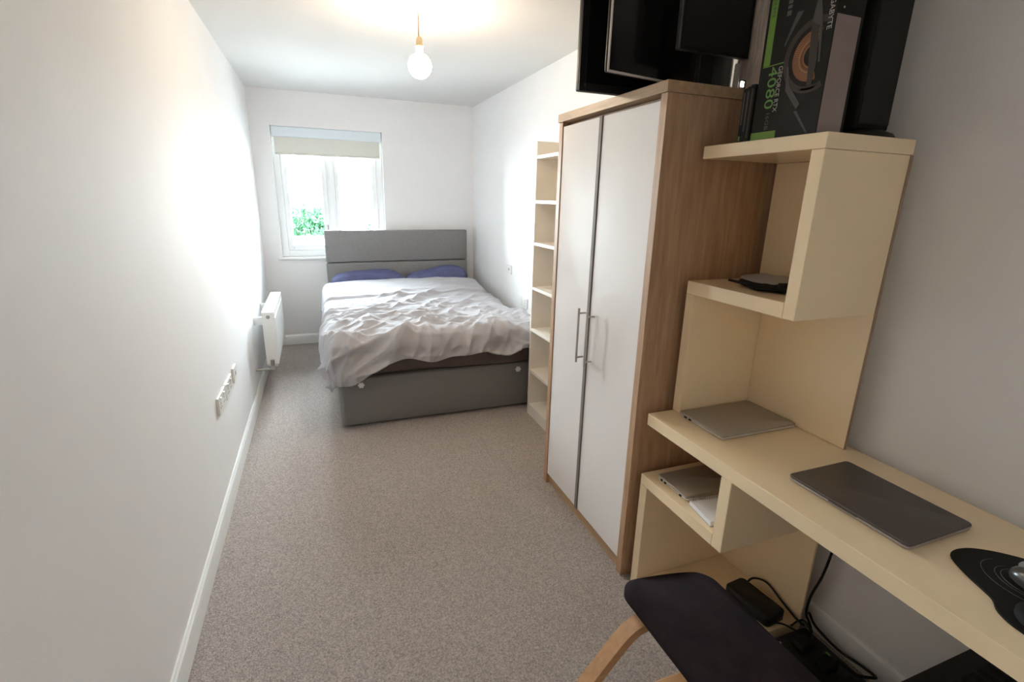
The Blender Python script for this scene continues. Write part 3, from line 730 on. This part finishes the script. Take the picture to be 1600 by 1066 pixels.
# ------------------------------------------------------------------ things on top of the wardrobe
def monitor(name, x, y, z, w, h, d, ang, rim, scr, bez, label, edge=None, neck=None):
    t = thing(name, (x + w/2*math.cos(ang), y + w/2*math.sin(ang), VZ), label, 'monitor')
    R = Matrix.Rotation(ang, 3, 'Z'); pv = (x, y, z)
    obj('housing', box(B(), x, x+w, y+0.004, y+d, z, z+h, 0.006, 3, R, pv), rim, t, smooth=50)
    bm = B()
    for a in ((x, x+bez, z, z+h), (x+w-bez, x+w, z, z+h), (x+bez, x+w-bez, z, z+bez), (x+bez, x+w-bez, z+h-bez, z+h)):
        box(bm, a[0], a[1], y, y+0.006, a[2], a[3], 0.0015, 1, R, pv)
    obj('bezel', bm, edge or rim, t)
    obj('screen', box(B(), x+bez, x+w-bez, y+0.002, y+0.005, z+bez, z+h-bez, 0, 1, R, pv), scr, t)
    if neck is not None:
        nx, ny0, ny1 = neck
        obj('stand_neck', box(B(), nx-0.03, nx+0.03, ny0, ny1, VZ+0.008, z+h*0.5, 0.004), 'black_plastic', t)
        obj('stand_foot', box(B(), nx-0.10, nx+0.10, ny0-0.03, ny1+0.02, VZ+0.0005, VZ+0.009, 0.003), 'black_plastic', t)
    return t
m1 = monitor('monitor', 1.404, 1.715, VZ+0.001, 0.56, 0.46, 0.03, 0.0, 'black_plastic', 'black_gloss', 0.026, 'rear black monitor overhanging the front edge of the wardrobe top')
obj('corner_mark', box(B(), 1.424, 1.430, 1.7143, 1.7155, 1.884, 1.892), 'print_grey', m1)
monitor('monitor', 1.425, 1.562, 1.899, 0.622, 0.38, 0.02, math.radians(10.7), 'black_plastic', 'black_gloss', 0.007, 'middle black monitor with thin silver rim on the wardrobe', 'silver', (1.72, 1.64, 1.665))
monitor('monitor', 1.651, 1.500, 1.977, 0.285, 0.36, 0.030, 0.0, 'space_grey', 'olive_black', 0.012, 'smallest and frontmost dark monitor raised above the wardrobe top', 'black_matte', (1.79, 1.531, 1.553))
sb = thing('silver_carton', (1.97, 1.475, VZ), 'streaky silver wrapped carton standing on the wardrobe at the wall', 'carton')
obj('carton', box(B(), 1.945, 2.06, 1.445, 1.56, VZ, 2.33, 0.004), 'wrap', sb)
for x in (1.962, 1.985, 2.02): obj('wrap_fold', tube(B(), [(x, 1.444, VZ+0.01), (x+0.003, 1.443, 2.0), (x-0.002, 1.444, 2.15), (x, 1.444, 2.32)], 0.0022, 6), 'wrap', sb)
hb = thing('usb_hub', (1.86, 1.455, VZ), 'small upright silver device with a lit white light on the wardrobe edge', 'device')
obj('casing', box(B(), 1.846, 1.860, 1.446, 1.462, VZ, VZ+0.078, 0.003), 'grey_plastic', hb)
obj('side_arm', box(B(), 1.860, 1.890, 1.447, 1.459, VZ, VZ+0.030, 0.002), 'black_plastic', hb)
obj('status_light', rbox(B(), 1.867, 1.880, 1.4435, 1.4475, VZ+0.008, VZ+0.024, 0.0015, 3), 'led', hb)

# ------------------------------------------------------------------ kneeling chair in front of the desk
kc = thing('kneeling_chair', (1.35, 0.73, 0.0), 'kneeling chair with dark fabric seat pad and beech runners before the desk', 'chair')
bm = B()
rbox(bm, 1.222, 1.496, 0.42, 0.945, 0.425, 0.478, 0.05, 8, 0.018)
bmesh.ops.subdivide_edges(bm, edges=[e for e in bm.edges if e.calc_length() > 0.12], cuts=10, use_grid_fill=True)
for v in bm.verts:
    k = (v.co.y-0.42)/0.525
    v.co.y += -0.06*(v.co.x-1.36)/0.14*sst(0.7, 1.0, k)*0.45
    v.co.z += 0.012*(1-((v.co.x-1.36)/0.14)**2) + 0.004*noise.noise(Vector((v.co.x*9, v.co.y*6, 2)))
obj('seat_pad', bm, 'pad_fabric', kc, smooth=60)
def runner(y):
    path = catmull([(1.46, 0, 0.405), (1.36, 0, 0.411), (1.27, 0, 0.411), (1.215, 0, 0.398), (1.165, 0, 0.350), (1.06, 0, 0.222), (0.965, 0, 0.105), (0.95, 0, 0.045), (1.0, 0, 0.016), (1.15, 0, 0.014), (1.40, 0, 0.016), (1.56, 0, 0.04), (1.66, 0, 0.12)], 6)
    bm = B(); w, t = 0.021, 0.013; rings = []
    for i, p in enumerate(path):
        tg = (path[min(i+1, len(path)-1)]-path[max(i-1, 0)]).normalized(); n = Vector((-tg.z, 0, tg.x))
        c = Vector((p.x, y, p.z))
        rings.append([bm.verts.new(c + n*a*t + Vector((0, b*w, 0))) for a, b in ((1, 1), (1, -1), (-1, -1), (-1, 1))])
    for u, v in zip(rings, rings[1:]):
        for k in range(4): bm.faces.new((u[k], u[(k+1) % 4], v[(k+1) % 4], v[k]))
    bm.faces.new(list(reversed(rings[0]))); bm.faces.new(rings[-1])
    return obj('runner', bm, 'beech', kc, smooth=30)
runner(0.875); runner(0.58)
obj('cross_rail', box(B(), 1.06, 1.46, 0.672, 0.70, 0.41, 0.442, 0.004), 'beech', kc)
obj('crossbar', cyl(B(), (1.16, 0.56, 0.014), (1.16, 0.895, 0.014), 0.012), 'beech', kc)
obj('knee_pad', rbox(B(), 1.58, 1.75, 0.555, 0.90, 0.13, 0.17, 0.04, 6, 0.012, 0.0), 'pad_fabric', kc, smooth=60)

# ------------------------------------------------------------------ under the desk: brick, strip, cables, tower
ad = thing('power_brick', (1.93, 1.09, 0.04), 'black laptop power brick lying on the base board under the desk', 'charger')
obj('casing', rbox(B(), 1.885, 1.985, 1.00, 1.19, 0.0405, 0.085, 0.018, 5, 0.006, math.radians(6)), 'black_plastic', ad, smooth=50)
obj('cable', tube(B(), [(1.975, 1.175, 0.062), (2.00, 1.165, 0.09), (2.02, 1.12, 0.10), (2.023, 1.05, 0.075), (2.02, 0.985, 0.06), (2.03, 0.955, 0.05)], 0.004, 8), 'black_plastic', ad, smooth=True)
obj('cable', tube(B(), [(1.935, 1.000, 0.055), (1.95, 0.975, 0.065), (1.97, 0.95, 0.06), (1.985, 0.93, 0.055)], 0.003, 8), 'black_plastic', ad, smooth=True)
ps = thing('power_strip', (1.93, 0.80, 0.0), 'black extension block on the carpet under the desk among cables', 'power strip')
obj('housing', rbox(B(), 1.86, 2.03, 0.66, 0.955, 0.0, 0.052, 0.012, 4, 0.006), 'black_plastic', ps, smooth=50)
for k in range(3):
    yy = 0.70+k*0.085
    bm = B(); box(bm, 1.92, 1.975, yy, yy+0.05, 0.052, 0.078, 0.006); obj('plug', bm, 'black_matte', ps)
obj('indicator', box(B(), 1.995, 2.005, 0.835, 0.85, 0.0515, 0.0535), 'green_text', ps)
obj('screw', cyl(B(), (1.885, 0.93, 0.051), (1.885, 0.93, 0.0535), 0.004, n=10), 'white_text', ps)
def cable(pts, r, label): return tag(obj('power_cable', tube(B(), pts, r, 8), 'black_plastic', smooth=True), label, 'cable', 'black cables under the desk')
cable([(2.062, 0.93, 0.69), (2.066, 0.935, 0.50), (2.068, 0.945, 0.36), (2.066, 0.957, 0.25), (2.058, 0.975, 0.15), (2.05, 0.972, 0.085), (2.045, 0.95, 0.062), (2.02, 0.92, 0.0575)], 0.0045, 'thick black cable dropping from behind the desk top to the floor')
cable([(2.045, 0.96, 0.10), (2.055, 0.93, 0.06), (2.062, 0.85, 0.04), (2.066, 0.78, 0.05), (2.055, 0.725, 0.065), (2.03, 0.72, 0.075), (2.0, 0.75, 0.068), (1.975, 0.80, 0.083)], 0.0045, 'black cable looping along the wall beside the extension block')
cable([(1.975, 0.965, 0.060), (1.985, 0.955, 0.085), (2.0, 0.945, 0.095), (2.012, 0.93, 0.08), (2.01, 0.915, 0.062), (1.99, 0.90, 0.062), (1.96, 0.89, 0.084)], 0.0032, 'thin black cable in a small upright loop at the end of the extension block')
cable([(1.93, 0.73, 0.082), (1.90, 0.68, 0.09), (1.93, 0.62, 0.06), (2.0, 0.60, 0.04), (2.05, 0.62, 0.03), (2.06, 0.70, 0.03)], 0.004, 'black cable curling round the near end of the extension block')

pt = thing('computer_tower', (1.87, 0.28, 0.0), 'black computer tower standing on the carpet beneath the desk', 'computer')
obj('case', box(B(), 1.66, 2.085, 0.07, 0.526, 0.012, 0.40, 0.004), 'black_plastic', pt)
obj('front_panel', box(B(), 1.648, 1.66, 0.075, 0.52, 0.015, 0.398, 0.003), 'black_matte', pt)
for k in range(9): obj('vent_bar', box(B(), 1.72+k*0.033, 1.738+k*0.033, 0.12, 0.48, 0.40, 0.403, 0.001), 'black_matte', pt)
for x in (1.69, 2.05):
    for y in (0.11, 0.49): obj('foot', cyl(B(), (x, y, 0), (x, y, 0.013), 0.015, n=14), 'black_matte', pt)
